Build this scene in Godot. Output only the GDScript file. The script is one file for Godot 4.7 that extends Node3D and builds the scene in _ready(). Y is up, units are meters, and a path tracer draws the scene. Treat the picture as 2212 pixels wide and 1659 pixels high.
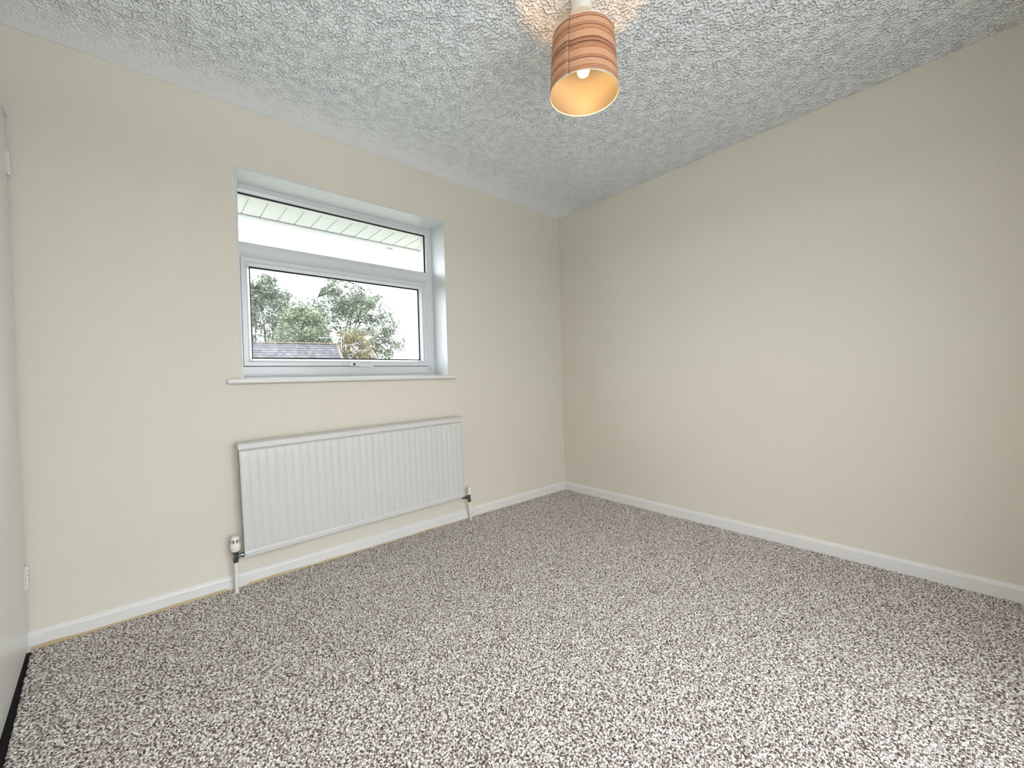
extends Node3D
# A small empty bedroom. Corner of the two visible walls at the origin: the window wall lies in z = 0, the right wall in x = 0, the carpet in y = 0.

const ROOM_L := -3.135     # face of the left wall
const ROOM_B := 2.95       # face of the wall behind the camera
const ROOM_H := 2.4
const WALL := 0.28         # thickness of the window wall
const GROUND := -2.6       # the room is upstairs

const BACK := [-2.95, -1.25, 0.07, 2.10]   # opening of the made-up fill-light window, behind the camera

var mats := {}

# ------------------------------------------------------------------ naming

func tag(o: Node, label := "", category := "", group := "", kind := "") -> Node:
	if label: o.set_meta("label", label)
	if category: o.set_meta("category", category)
	if group: o.set_meta("group", group)
	if kind: o.set_meta("kind", kind)
	return o

func base(called: String, at: Vector3, parent: Node = self) -> Node3D:
	var o := Node3D.new()
	o.name = called
	o.position = at
	parent.add_child(o, true)
	return o

func put(st: SurfaceTool, called: String, mat: Material, parent: Node = self, at := Vector3.ZERO) -> MeshInstance3D:
	var o := MeshInstance3D.new()
	o.name = called
	st.index()
	o.mesh = st.commit()
	o.mesh.surface_set_material(0, mat)
	o.position = at
	parent.add_child(o, true)
	return o

func place(mesh: Mesh, called: String, parent: Node, at: Transform3D) -> MeshInstance3D:
	var o := MeshInstance3D.new()
	o.name = called
	o.mesh = mesh
	o.transform = at
	parent.add_child(o, true)
	return o

# ------------------------------------------------------------------ shapes

func mb() -> SurfaceTool:
	var st := SurfaceTool.new()
	st.begin(Mesh.PRIMITIVE_TRIANGLES)
	return st

func tri(st: SurfaceTool, a: Vector3, b: Vector3, c: Vector3, out: Vector3) -> void:
	var n := (b - a).cross(c - a)
	if n.length_squared() < 1e-16: return
	n = n.normalized()
	if n.dot(out) < 0: n = -n
	else:
		var t := b
		b = c
		c = t
	for v in [a, b, c]:
		st.set_normal(n)
		st.set_uv(Vector2(v.x + v.z, v.y))
		st.add_vertex(v)

func quad(st: SurfaceTool, a: Vector3, b: Vector3, c: Vector3, d: Vector3, out: Vector3) -> void:
	tri(st, a, b, c, out)
	tri(st, a, c, d, out)

# one smooth-shaded quad with its own normals and uvs
func squad(st: SurfaceTool, p: Array, n: Array, uv: Array) -> void:
	var g: Vector3 = (p[1] - p[0]).cross(p[2] - p[0])
	if g.length_squared() < 1e-18: g = (p[2] - p[0]).cross(p[3] - p[0])
	var order := [0, 1, 2, 0, 2, 3] if g.dot(n[0] + n[1] + n[2] + n[3]) < 0 else [0, 2, 1, 0, 3, 2]
	for k in order:
		st.set_normal(n[k])
		st.set_uv(uv[k])
		st.add_vertex(p[k])

# box from lo to hi with its edges chamfered by e
func box(st: SurfaceTool, lo: Vector3, hi: Vector3, e := 0.0) -> void:
	var c := (lo + hi) * 0.5
	var h := (hi - lo) * 0.5
	e = minf(e, minf(h.x, minf(h.y, h.z)) * 0.9)
	for ax in 3:
		var b := (ax + 1) % 3
		var d := (ax + 2) % 3
		for s in [-1.0, 1.0]:
			var n := Vector3.ZERO
			n[ax] = s
			var ps := []
			for k in [[-1, -1], [1, -1], [1, 1], [-1, 1]]:
				var p := Vector3.ZERO
				p[ax] = s * h[ax]
				p[b] = k[0] * (h[b] - e)
				p[d] = k[1] * (h[d] - e)
				ps.append(c + p)
			quad(st, ps[0], ps[1], ps[2], ps[3], n)
			if e <= 0: continue
			for t in [-1.0, 1.0]:
				var q := []
				for k in [-1.0, 1.0]:
					var p := Vector3.ZERO
					p[d] = k * (h[d] - e)
					p[ax] = s * h[ax]
					p[b] = t * (h[b] - e)
					q.append(c + p)
					p[ax] = s * (h[ax] - e)
					p[b] = t * h[b]
					q.append(c + p)
				var o := Vector3.ZERO
				o[ax] = s
				o[b] = t
				quad(st, q[0], q[1], q[3], q[2], o)
	if e > 0:
		for sx in [-1.0, 1.0]:
			for sy in [-1.0, 1.0]:
				for sz in [-1.0, 1.0]:
					var s := Vector3(sx, sy, sz)
					tri(st, c + s * (h - Vector3(0, e, e)), c + s * (h - Vector3(e, 0, e)), c + s * (h - Vector3(e, e, 0)), s)

# extrude a closed outline (2D points) along a frame: point = o + ax * p.x + ay * p.y, swept from t0 to t1 along az
func extrude(st: SurfaceTool, pts: PackedVector2Array, o: Vector3, ax: Vector3, ay: Vector3, az: Vector3, t0: float, t1: float) -> void:
	var mid := Vector2.ZERO
	for p in pts: mid += p / pts.size()
	var cw := Geometry2D.is_polygon_clockwise(pts)
	for i in pts.size():
		var p := pts[i]
		var q := pts[(i + 1) % pts.size()]
		var e := q - p
		var n2 := Vector2(e.y, -e.x) if not cw else Vector2(-e.y, e.x)
		var a := o + ax * p.x + ay * p.y
		var b := o + ax * q.x + ay * q.y
		quad(st, a + az * t0, b + az * t0, b + az * t1, a + az * t1, ax * n2.x + ay * n2.y)
	var idx := Geometry2D.triangulate_polygon(pts)
	for k in range(0, idx.size(), 3):
		for s in [[t0, -1.0], [t1, 1.0]]:
			var v := []
			for j in 3:
				var p := pts[idx[k + j]]
				v.append(o + ax * p.x + ay * p.y + az * s[0])
			tri(st, v[0], v[1], v[2], az * s[1])

# profile of [radius, height] points turned about the axis through o
func lathe(st: SurfaceTool, prof: Array, o: Vector3, axis := Vector3.UP, seg := 32, uvs := false) -> void:
	axis = axis.normalized()
	var e := axis.cross(Vector3.RIGHT if absf(axis.x) < 0.9 else Vector3.FORWARD).normalized()
	var g := axis.cross(e)
	for i in prof.size() - 1:
		var p: Array = prof[i]
		var q: Array = prof[i + 1]
		var dr: float = q[0] - p[0]
		var dh: float = q[1] - p[1]
		var l := sqrt(dr * dr + dh * dh)
		if l < 1e-7: continue
		for k in seg:
			var ps := []
			var ns := []
			var us := []
			for c in [[k, p, 0.0], [k + 1, p, 0.0], [k + 1, q, 1.0], [k, q, 1.0]]:
				var a: float = TAU * c[0] / seg
				var dir := e * cos(a) + g * sin(a)
				ps.append(o + dir * c[1][0] + axis * c[1][1])
				ns.append((dir * dh - axis * dr) / l)
				us.append(Vector2(float(c[0]) / seg, c[2]))
			squad(st, ps, ns, us)

func tube(st: SurfaceTool, path: Array, radii: Array, seg := 10, caps := true) -> void:
	var rings := []
	for i in path.size():
		var d: Vector3 = (path[mini(i + 1, path.size() - 1)] - path[maxi(i - 1, 0)]).normalized()
		var e := d.cross(Vector3.UP if absf(d.y) < 0.9 else Vector3.RIGHT).normalized()
		var g := d.cross(e)
		var ring := []
		for k in seg:
			var a := TAU * k / seg
			ring.append([path[i] + (e * cos(a) + g * sin(a)) * radii[i], e * cos(a) + g * sin(a)])
		rings.append([ring, d])
	for i in path.size() - 1:
		# keep the two rings in step
		var r0: Array = rings[i][0]
		var r1: Array = rings[i + 1][0]
		var best := 0
		var far := 1e9
		for s in seg:
			var dd: float = r0[0][1].distance_to(r1[s][1])
			if dd < far:
				far = dd
				best = s
		for k in seg:
			var m := (k + 1) % seg
			var k1 := (k + best) % seg
			var m1 := (m + best) % seg
			squad(st, [r0[k][0], r0[m][0], r1[m1][0], r1[k1][0]], [r0[k][1], r0[m][1], r1[m1][1], r1[k1][1]], [Vector2.ZERO, Vector2.ZERO, Vector2.ZERO, Vector2.ZERO])
	if caps:
		for c in [[0, -1.0], [path.size() - 1, 1.0]]:
			var ring: Array = rings[c[0]][0]
			for k in range(1, seg - 1):
				tri(st, ring[0][0], ring[k][0], ring[k + 1][0], rings[c[0]][1] * c[1])

# a mitred frame: open profile of [inset, depth] swept round the rectangle, facing +z and inwards
func ring(st: SurfaceTool, x0: float, y0: float, x1: float, y1: float, prof: Array) -> void:
	for i in prof.size() - 1:
		var p: Array = prof[i]
		var q: Array = prof[i + 1]
		var di: float = q[0] - p[0]
		var dz: float = q[1] - p[1]
		# for a profile that runs inwards, the visible side looks along (-dz, di)
		var ni := -dz
		var nz := di
		var a := [Vector3(x0 + p[0], y0 + p[0], p[1]), Vector3(x1 - p[0], y0 + p[0], p[1]), Vector3(x1 - p[0], y1 - p[0], p[1]), Vector3(x0 + p[0], y1 - p[0], p[1])]
		var b := [Vector3(x0 + q[0], y0 + q[0], q[1]), Vector3(x1 - q[0], y0 + q[0], q[1]), Vector3(x1 - q[0], y1 - q[0], q[1]), Vector3(x0 + q[0], y1 - q[0], q[1])]
		var inward := [Vector3(0, 1, 0), Vector3(-1, 0, 0), Vector3(0, -1, 0), Vector3(1, 0, 0)]
		for k in 4:
			var m := (k + 1) % 4
			quad(st, a[k], a[m], b[m], b[k], inward[k] * ni + Vector3(0, 0, nz))

# ------------------------------------------------------------------ materials

func noise_tex(freq: float, octaves := 3, size := 512, kind := FastNoiseLite.TYPE_SIMPLEX, normal := false, bump := 4.0, seed_ := 1) -> NoiseTexture2D:
	var n := FastNoiseLite.new()
	n.noise_type = kind
	n.frequency = freq
	n.fractal_octaves = octaves
	n.seed = seed_
	var t := NoiseTexture2D.new()
	t.width = size
	t.height = size
	t.seamless = true
	t.noise = n
	t.as_normal_map = normal
	t.bump_strength = bump
	return t

func mat(called: String, srgb: Color, rough := 0.6, metal := 0.0, spec := 0.5) -> StandardMaterial3D:
	var m := StandardMaterial3D.new()
	m.resource_name = called
	m.albedo_color = srgb
	m.roughness = rough
	m.metallic = metal
	m.metallic_specular = spec
	mats[called] = m
	return m

func relief(m: StandardMaterial3D, tex: Texture2D, per_metre: float, cm: float) -> void:
	m.heightmap_enabled = true
	m.heightmap_texture = tex
	m.heightmap_scale = cm
	m.uv1_triplanar = true
	m.uv1_world_triplanar = true
	m.uv1_scale = Vector3.ONE * per_metre

func mottled(m: StandardMaterial3D, tex: Texture2D, lo: Color, hi: Color, per_metre: float) -> void:
	var g := Gradient.new()
	g.set_color(0, lo)
	g.set_color(1, hi)
	(tex as NoiseTexture2D).color_ramp = g
	m.albedo_texture = tex
	m.albedo_color = Color.WHITE
	m.uv1_triplanar = true
	m.uv1_world_triplanar = true
	m.uv1_scale = Vector3.ONE * per_metre

func make_materials() -> void:
	var paint := mat("cream_emulsion", Color(0.845, 0.818, 0.765), 0.75, 0.0, 0.35)
	relief(paint, noise_tex(0.05, 3, 512), 2.4, 0.05)
	mat("ceiling_paint", Color(0.945, 0.955, 0.965), 0.9, 0.0, 0.2)
	var gloss := mat("white_gloss", Color(0.87, 0.862, 0.845), 0.32)
	relief(gloss, noise_tex(0.02, 2, 256, FastNoiseLite.TYPE_SIMPLEX, false, 4.0, 5), 3.0, 0.04)
	mat("door_gloss", Color(0.885, 0.88, 0.865), 0.24, 0.0, 0.3)
	mat("radiator_enamel", Color(0.80, 0.793, 0.78), 0.35)
	mat("upvc", Color(0.82, 0.825, 0.83), 0.28)
	mat("lining", Color(0.80, 0.81, 0.815), 0.35)
	mat("rubber", Color(0.03, 0.03, 0.035), 0.6)
	mat("aluminium", Color(0.72, 0.74, 0.75), 0.4, 0.9)
	mat("bare_wood", Color(0.76, 0.68, 0.54), 0.7)
	mat("valve_white", Color(0.90, 0.885, 0.85), 0.35)
	mat("valve_slot", Color(0.42, 0.40, 0.35), 0.6)
	mat("pipe_paint", Color(0.89, 0.875, 0.83), 0.4)
	mat("chrome", Color(0.50, 0.52, 0.55), 0.22, 1.0)
	mat("brass", Color(0.62, 0.47, 0.28), 0.35, 1.0)
	mat("backing", Color(0.22, 0.17, 0.14), 0.95, 0.0, 0.1)
	mat("gap_shade", Color(0.05, 0.04, 0.035), 0.9)  # near-black colour for the shade in the gap by the cupboard door
	var glass := mat("window_glass", Color(0.97, 0.99, 0.99, 0.03), 0.02)
	glass.metallic_specular = 0.14
	glass.transparency = BaseMaterial3D.TRANSPARENCY_ALPHA
	var pile := mat("carpet_pile", Color.WHITE, 0.95, 0.0, 0.1)
	pile.vertex_color_use_as_albedo = true
	# outside
	mat("soffit_plastic", Color(0.73, 0.735, 0.74), 0.4)
	mat("roof_felt", Color(0.2, 0.2, 0.2), 0.9)
	var tile := mat("roof_tile", Color.WHITE, 0.9, 0.0, 0.2)
	tile.vertex_color_use_as_albedo = true
	mat("ridge_tile", Color(0.40, 0.34, 0.29), 0.9, 0.0, 0.2)
	var brick := mat("render_wall", Color(0.55, 0.50, 0.44), 0.9)
	mottled(brick, noise_tex(0.03, 3, 256), Color(0.44, 0.40, 0.36), Color(0.56, 0.51, 0.46), 0.5)
	mat("bargeboard", Color(0.70, 0.70, 0.70), 0.5)
	mat("aerial_metal", Color(0.62, 0.63, 0.65), 0.5, 0.3)
	var bounce_ground := mat("bounce_ground", Color.WHITE, 0.95, 0.0, 0.1)  # kept very pale so the unseen ground bounces light onto the ceiling
	mottled(bounce_ground, noise_tex(0.02, 4, 512), Color(0.78, 0.785, 0.775), Color(0.87, 0.87, 0.86), 0.08)
	var lawn := mat("grass", Color.WHITE, 0.95, 0.0, 0.1)
	mottled(lawn, noise_tex(0.02, 4, 512), Color(0.42, 0.43, 0.38), Color(0.52, 0.525, 0.475), 0.08)
	mat("bark", Color(0.25, 0.245, 0.22), 0.95, 0.0, 0.1)
	for k in ["leaf"]:
		var leaf := mat(k, Color.WHITE, 0.7, 0.0, 0.2)
		leaf.vertex_color_use_as_albedo = true
		leaf.backlight_enabled = true
		leaf.backlight = Color(0.35, 0.4, 0.25)

# ------------------------------------------------------------------ the scene

func _ready() -> void:
	# camera
	var cam := Camera3D.new()
	cam.name = "camera"
	cam.transform = Transform3D(Basis(Vector3(0.7533, -0.0272, 0.6571), Vector3(0.0302, 0.9995, 0.0068), Vector3(-0.6570, 0.0147, 0.7538)).orthonormalized(), Vector3(-2.7083, 1.0018, 2.4232))
	cam.fov = 87.05
	cam.near = 0.02
	cam.far = 300.0
	add_child(cam)
	cam.current = true
	# overcast sky
	var env := Environment.new()
	var sky := Sky.new()
	var sm := ProceduralSkyMaterial.new()
	sm.sky_top_color = Color(0.945, 0.975, 1.0)
	sm.sky_horizon_color = Color(0.96, 0.985, 1.0)
	sm.ground_bottom_color = Color(0.30, 0.31, 0.28)
	sm.ground_horizon_color = Color(0.6, 0.62, 0.6)
	sm.sky_energy_multiplier = 2.5
	sm.use_debanding = true
	sky.sky_material = sm
	env.background_mode = Environment.BG_SKY
	env.sky = sky
	env.tonemap_mode = Environment.TONE_MAPPER_LINEAR
	env.tonemap_exposure = 1.08
	env.sdfgi_enabled = true
	env.ssao_enabled = true
	env.ssil_enabled = true
	var we := WorldEnvironment.new()
	we.name = "sky"
	we.environment = env
	add_child(we)

	make_materials()
	build_room()
	build_baseboards()
	build_window()
	build_fill_window()
	build_door()
	build_radiator()
	build_lamp()
	build_carpet()
	build_outside()

func build_room() -> void:
	var paint: Material = mats.cream_emulsion
	# window wall: an inner leaf whose opening is what the room shows, and an outer leaf that the frame closes
	var st := mb()
	var xl := ROOM_L - 0.6
	var y0 := -0.2
	var y1 := ROOM_H + 0.2
	for leaf in [[-0.178, 0.0, -2.394, -1.180, 1.0095, 2.0995], [-WALL, -0.178, -2.42, -1.188, 1.0345, 2.0915]]:
		box(st, Vector3(xl, y0, leaf[0]), Vector3(leaf[2], y1, leaf[1]))
		box(st, Vector3(leaf[3], y0, leaf[0]), Vector3(WALL, y1, leaf[1]))
		box(st, Vector3(leaf[2], y0, leaf[0]), Vector3(leaf[3], leaf[4], leaf[1]))
		box(st, Vector3(leaf[2], leaf[5], leaf[0]), Vector3(leaf[3], y1, leaf[1]))
	tag(put(st, "wall_front", paint), "cream painted wall that holds the window and radiator", "wall", "", "structure")
	st = mb()
	box(st, Vector3(0, y0, 0), Vector3(WALL, y1, ROOM_B + 0.2))
	tag(put(st, "wall_right", paint), "large bare cream wall to the right of the corner", "wall", "", "structure")
	# the wall behind the camera has an added second window, unseen, that brings in fill light
	st = mb()
	var b0 := BACK[0]
	var b1 := BACK[1]
	var zb := ROOM_B + 0.2
	box(st, Vector3(xl, y0, ROOM_B), Vector3(b0, y1, zb))
	box(st, Vector3(b1, y0, ROOM_B), Vector3(0, y1, zb))
	box(st, Vector3(b0, y0, ROOM_B), Vector3(b1, BACK[2], zb))
	box(st, Vector3(b0, BACK[3], ROOM_B), Vector3(b1, y1, zb))
	tag(put(st, "wall_back", paint), "plain cream wall behind the camera", "wall", "", "structure")
	# left wall with the cupboard niche behind the white door
	st = mb()
	box(st, Vector3(xl, y0, 0.80), Vector3(ROOM_L, y1, ROOM_B))
	box(st, Vector3(xl, 2.045, 0), Vector3(ROOM_L, y1, 0.80))
	box(st, Vector3(xl, y0, 0), Vector3(xl + 0.1, 2.045, 0.80))
	tag(put(st, "wall_left", paint), "cream wall at the left edge around the cupboard door", "wall", "", "structure")
	# stippled ceiling: a smooth margin along the window wall, fine plaster stipple elsewhere
	st = mb()
	var c0 := Vector3(xl, ROOM_H, -WALL)
	var c1 := Vector3(WALL, ROOM_H, ROOM_B + 0.2)
	box(st, Vector3(c0.x, ROOM_H + 0.001, c0.z), Vector3(c1.x, ROOM_H + 0.2, c1.z))
	var ceil := put(st, "ceiling", mats.ceiling_paint)
	tag(ceil, "white ceiling with a fine stippled plaster finish", "ceiling", "", "structure")
	st = mb()
	var span := 3.2
	squad(st, [Vector3(ROOM_L, ROOM_H, 0), Vector3(0, ROOM_H, 0), Vector3(0, ROOM_H, ROOM_B), Vector3(ROOM_L, ROOM_H, ROOM_B)],
		[Vector3.DOWN, Vector3.DOWN, Vector3.DOWN, Vector3.DOWN],
		[Vector2((ROOM_L + span) / span, 0), Vector2(1, 0), Vector2(1, ROOM_B / span), Vector2((ROOM_L + span) / span, ROOM_B / span)])
	var stip := mat("stippled_plaster", Color(0.945, 0.955, 0.965), 0.9, 0.0, 0.2)
	stip.heightmap_enabled = true
	stip.heightmap_texture = stipple_image(2048, span)
	stip.heightmap_scale = 1.45
	put(st, "stippled_plaster", stip, ceil)

func stipple_image(size: int, span: float) -> ImageTexture:
	var n := FastNoiseLite.new()
	n.noise_type = FastNoiseLite.TYPE_SIMPLEX
	n.frequency = 0.085
	n.fractal_octaves = 2
	n.seed = 11
	var a := n.get_image(size, size, false, false, false).get_data()
	n.frequency = 0.02
	n.seed = 12
	n.fractal_octaves = 1
	var b := n.get_image(size, size, false, false, false).get_data()
	var out := PackedByteArray()
	out.resize(size * size)
	for y in size:
		var z := y * span / size
		var fade := smoothstep(-0.05, 0.42, z) * 0.9
		for x in size:
			var i := y * size + x
			# raised stipple with sharp little hollows between
			var v: float = a[i] / 255.0
			v = clampf((v - 0.30) * 3.2, 0.0, 1.0)
			v = 1.0 - (1.0 - v) * (0.35 + 0.65 * b[i] / 255.0) * fade
			out[i] = int(v * 255.0)
	return ImageTexture.create_from_image(Image.create_from_data(size, size, false, Image.FORMAT_L8, out))

func build_baseboards() -> void:
	var h := 0.069
	var t := 0.0145
	var prof := PackedVector2Array([Vector2(0, -0.012), Vector2(t, -0.012), Vector2(t, h - 0.0165), Vector2(t - 0.0012, h - 0.0125), Vector2(0.0042, h - 0.0008), Vector2(0.0025, h), Vector2(0, h)])
	var st := mb()
	extrude(st, prof, Vector3.ZERO, Vector3(0, 0, 1), Vector3.UP, Vector3.RIGHT, ROOM_L, 0.0)
	var bf := put(st, "baseboard_front", mats.white_gloss)
	tag(bf, "white baseboard below the radiator along the window wall", "baseboard", "", "structure")
	# the strip that the brush missed, bare along the carpet, wandering in height
	st = mb()
	var rng := RandomNumberGenerator.new()
	rng.seed = 4
	var wob := FastNoiseLite.new()
	wob.seed = 3
	wob.frequency = 1.0
	var z := t + 0.0006
	var x := -3.115
	while x < -0.35:
		var x2 := x + 0.02
		var ends := smoothstep(-0.35, -1.0, x)
		var hh := func(v: float) -> float:
			if v > -2.475 and v < -2.40: return 0.001
			return maxf(0.001, (0.0075 + 0.006 * wob.get_noise_1d(v * 4.0)) * smoothstep(-0.30, -1.1, v) * (1.5 if v < -2.0 else 0.9))
		quad(st, Vector3(x, -0.01, z), Vector3(x2, -0.01, z), Vector3(x2, (hh as Callable).call(x2), z), Vector3(x, (hh as Callable).call(x), z), Vector3(0, 0, 1))
		x = x2
	tag(put(st, "bare_edge", mats.bare_wood, bf), "unpainted tan strip along the carpet")
	st = mb()
	extrude(st, prof, Vector3.ZERO, Vector3(-1, 0, 0), Vector3.UP, Vector3(0, 0, 1), t, ROOM_B)
	tag(put(st, "baseboard_right", mats.white_gloss), "white baseboard along the bare right wall", "baseboard", "", "structure")
	st = mb()
	extrude(st, prof, Vector3(0, 0, ROOM_B), Vector3(0, 0, -1), Vector3.UP, Vector3.RIGHT, ROOM_L, -t)
	tag(put(st, "baseboard_back", mats.white_gloss), "white baseboard on the wall behind the camera", "baseboard", "", "structure")

func build_window() -> void:
	var w := base("window_1", Vector3(-1.8, 1.0345, -0.19))
	tag(w, "white plastic framed window with top light above an opening sash", "window", "", "structure")
	var off := -w.position
	var X0 := -2.42
	var X1 := -1.188
	var Y0 := 1.0345
	var Y1 := 2.0915
	var zf := -0.178
	# reveal lining boards
	var st := mb()
	box(st, Vector3(-2.394, 2.0915, zf), Vector3(-1.180, 2.0995, 0.0015), 0.001)
	put(st, "head_lining", mats.lining, w, off)
	st = mb()
	box(st, Vector3(-1.188, Y0, zf), Vector3(-1.180, 2.0915, 0.0015), 0.001)
	put(st, "side_lining", mats.lining, w, off)
	st = mb()
	box(st, Vector3(-2.394, Y0, zf), Vector3(-2.386, 2.0915, 0.0015), 0.001)
	put(st, "side_lining", mats.lining, w, off)
	# sill board with rounded nose and horns
	st = mb()
	box(st, Vector3(-2.394, Y0 - 0.0245, zf), Vector3(-1.180, Y0, 0.004))
	var nose := PackedVector2Array()
	for k in 13:
		var a := -PI / 2 + PI * k / 12
		nose.append(Vector2(0.024 + 0.0105 * cos(a), -0.01225 + 0.01225 * sin(a)))
	nose.append(Vector2(0, 0))
	nose.append(Vector2(0, -0.0245))
	extrude(st, nose, Vector3(0, Y0, 0), Vector3(0, 0, 1), Vector3.UP, Vector3.RIGHT, -2.448, -1.146)
	for s in [[-2.448, -1.0], [-1.146, 1.0]]:
		lathe(st, [[0.0, 0.0], [0.006, -0.0008], [0.0105, -0.004], [0.01225, -0.01225], [0.0105, -0.0205], [0.006, -0.0237], [0.0, -0.0245]].map(func(q): return [q[0], -q[1]]), Vector3(s[0], Y0 - 0.0245, 0.0225), Vector3.UP, 20)
		box(st, Vector3(s[0] - 0.0055, Y0 - 0.0235, 0.0), Vector3(s[0] + 0.0055, Y0 - 0.001, 0.0225), 0.002)
	put(st, "sill_board", mats.white_gloss, w, off)
	# outer frame: welded ring, rebate bevels, transom
	st = mb()
	ring(st, X0, Y0, X1, Y1, [[0.0, -0.25], [0.0, zf], [0.017, zf], [0.020, zf - 0.003], [0.020, -0.212], [0.046, -0.212], [0.046, -0.25], [0.0, -0.25]])
	# the deeper lower part that the sash closes against
	var yt := 1.7215
	for s in [[X0 + 0.019, -2.361 - 0.0025], [-1.2445, X1 - 0.019]]:
		box(st, Vector3(s[0], Y0 + 0.02, -0.245), Vector3(s[1], yt, zf + 0.001), 0.003)
	box(st, Vector3(X0 + 0.02, Y0 + 0.005, -0.245), Vector3(X1 - 0.02, 1.1035, zf + 0.001), 0.003)
	var tr := PackedVector2Array([Vector2(-0.245, 1.772), Vector2(-0.2105, 1.772), Vector2(-0.2105, 1.7640), Vector2(zf - 0.008, 1.7640), Vector2(zf, 1.7605), Vector2(zf + 0.003, 1.7580), Vector2(zf + 0.003, 1.7225), Vector2(zf - 0.010, 1.699), Vector2(-0.245, 1.699)])
	extrude(st, tr, Vector3.ZERO, Vector3(0, 0, 1), Vector3.UP, Vector3.RIGHT, X0 + 0.02, X1 - 0.02)
	# rebate stop behind the sash, so that its joint stays shut
	ring(st, -2.381, 1.0864, -1.227, 1.717, [[0.0, -0.246], [0.0, -0.236], [0.032, -0.236], [0.032, -0.246], [0.0, -0.246]])
	put(st, "outer_frame", mats.upvc, w, off)
	# quarter-round trim at the sill
	st = mb()
	var qt := PackedVector2Array([Vector2(0, 0)])
	for k in 7:
		var a := PI / 2 * k / 6
		qt.append(Vector2(0.011 * cos(a), 0.017 * sin(a)))
	extrude(st, qt, Vector3(0, Y0, zf), Vector3(0, 0, 1), Vector3.UP, Vector3.RIGHT, -2.386, X1)
	var qs := PackedVector2Array([Vector2(0, 0), Vector2(0.006, 0), Vector2(0.006, 0.003), Vector2(0.004, 0.0075), Vector2(0, 0.0085)])
	extrude(st, qs, Vector3(0, Y0 + 0.017, zf), Vector3(0, 0, 1), Vector3.UP, Vector3.RIGHT, -2.386, X1)
	put(st, "sill_trim", mats.upvc, w, off)
	# fixed top light
	var g0 := [X0 + 0.020, 1.7615, X1 - 0.020, Y1 - 0.020]
	var bead := [[0.0, zf - 0.004], [0.004, zf - 0.0025], [0.0185, zf - 0.0075], [0.0188, zf - 0.0225], [0.0188, zf - 0.030]]
	st = mb()
	ring(st, g0[0], g0[1], g0[2], g0[3], bead)
	put(st, "glazing_bead", mats.upvc, w, off)
	glazing(w, off, g0, 0.0185)
	# opening sash
	var s0 := [-2.361, 1.1064, -1.247, 1.697]
	var sash := base("sash", Vector3(-1.8, 1.1064, zf), w)
	sash.position = Vector3(-1.8, 1.1064, zf) - w.position
	var so := -Vector3(-1.8, 1.1064, zf)
	st = mb()
	ring(st, s0[0], s0[1], s0[2], s0[3], [[0.0, -0.235], [0.0, zf + 0.006], [0.002, zf + 0.008], [0.021, zf + 0.008], [0.0225, zf + 0.0065], [0.0225, -0.235], [0.0, -0.235]])
	put(st, "sash_rail", mats.upvc, sash, so)
	var g1 := [s0[0] + 0.0225, s0[1] + 0.0225, s0[2] - 0.0225, s0[3] - 0.0225]
	st = mb()
	ring(st, g1[0], g1[1], g1[2], g1[3], [[0.0, zf + 0.003], [0.0035, zf + 0.005], [0.008, zf + 0.002], [0.017, zf - 0.015], [0.019, zf - 0.0175], [0.019, zf - 0.030]])
	put(st, "glazing_bead", mats.upvc, sash, so)
	glazing(sash, so, g1, 0.019)
	window_handle(sash, so)

func build_fill_window() -> void:  # invented window, added behind the camera to fill the room with light
	var w := base("window_2", Vector3(-2.1, BACK[2], ROOM_B + 0.15))
	tag(w, "tall white framed window, added unseen behind the camera as fill light", "window", "", "structure")
	var off := -w.position
	var zf := ROOM_B + 0.10
	var st := mb()
	var m := (BACK[0] + BACK[1]) * 0.5
	for b in [[BACK[0], BACK[2], BACK[0] + 0.05, BACK[3]], [BACK[1] - 0.05, BACK[2], BACK[1], BACK[3]], [m - 0.035, BACK[2], m + 0.035, BACK[3]], [BACK[0] + 0.05, BACK[2], BACK[1] - 0.05, BACK[2] + 0.05], [BACK[0] + 0.05, BACK[3] - 0.05, BACK[1] - 0.05, BACK[3]]]:
		box(st, Vector3(b[0], b[1], zf), Vector3(b[2], b[3], zf + 0.06), 0.004)
	put(st, "outer_frame", mats.upvc, w, off)
	for p in [[BACK[0] + 0.05, m - 0.035], [m + 0.035, BACK[1] - 0.05]]:
		st = mb()
		box(st, Vector3(p[0], BACK[2] + 0.05, zf + 0.028), Vector3(p[1], BACK[3] - 0.05, zf + 0.032))
		put(st, "pane", mats.window_glass, w, off)
	st = mb()
	box(st, Vector3(BACK[0] - 0.04, BACK[2] - 0.025, ROOM_B - 0.03), Vector3(BACK[1] + 0.04, BACK[2], zf), 0.005)
	put(st, "sill_board", mats.white_gloss, w, off)

func glazing(parent: Node, off: Vector3, g: Array, inset: float) -> void:
	var st := mb()
	ring(st, g[0] + inset - 0.001, g[1] + inset - 0.001, g[2] - inset + 0.001, g[3] - inset + 0.001, [[0.0, -0.2005], [0.002, -0.1995], [0.0055, -0.2015], [0.0085, -0.2050], [0.0085, -0.2075]])
	put(st, "gasket", mats.rubber, parent, off)
	st = mb()
	ring(st, g[0] + inset, g[1] + inset, g[2] - inset, g[3] - inset, [[0.0, -0.2105], [0.006, -0.2105], [0.006, -0.2225], [0.0, -0.2225]])
	put(st, "spacer_bar", mats.aluminium, parent, off)
	st = mb()
	var i := inset - 0.004
	box(st, Vector3(g[0] + i, g[1] + i, -0.2095), Vector3(g[2] - i, g[3] - i, -0.2055))
	put(st, "pane", mats.window_glass, parent, off)

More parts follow.
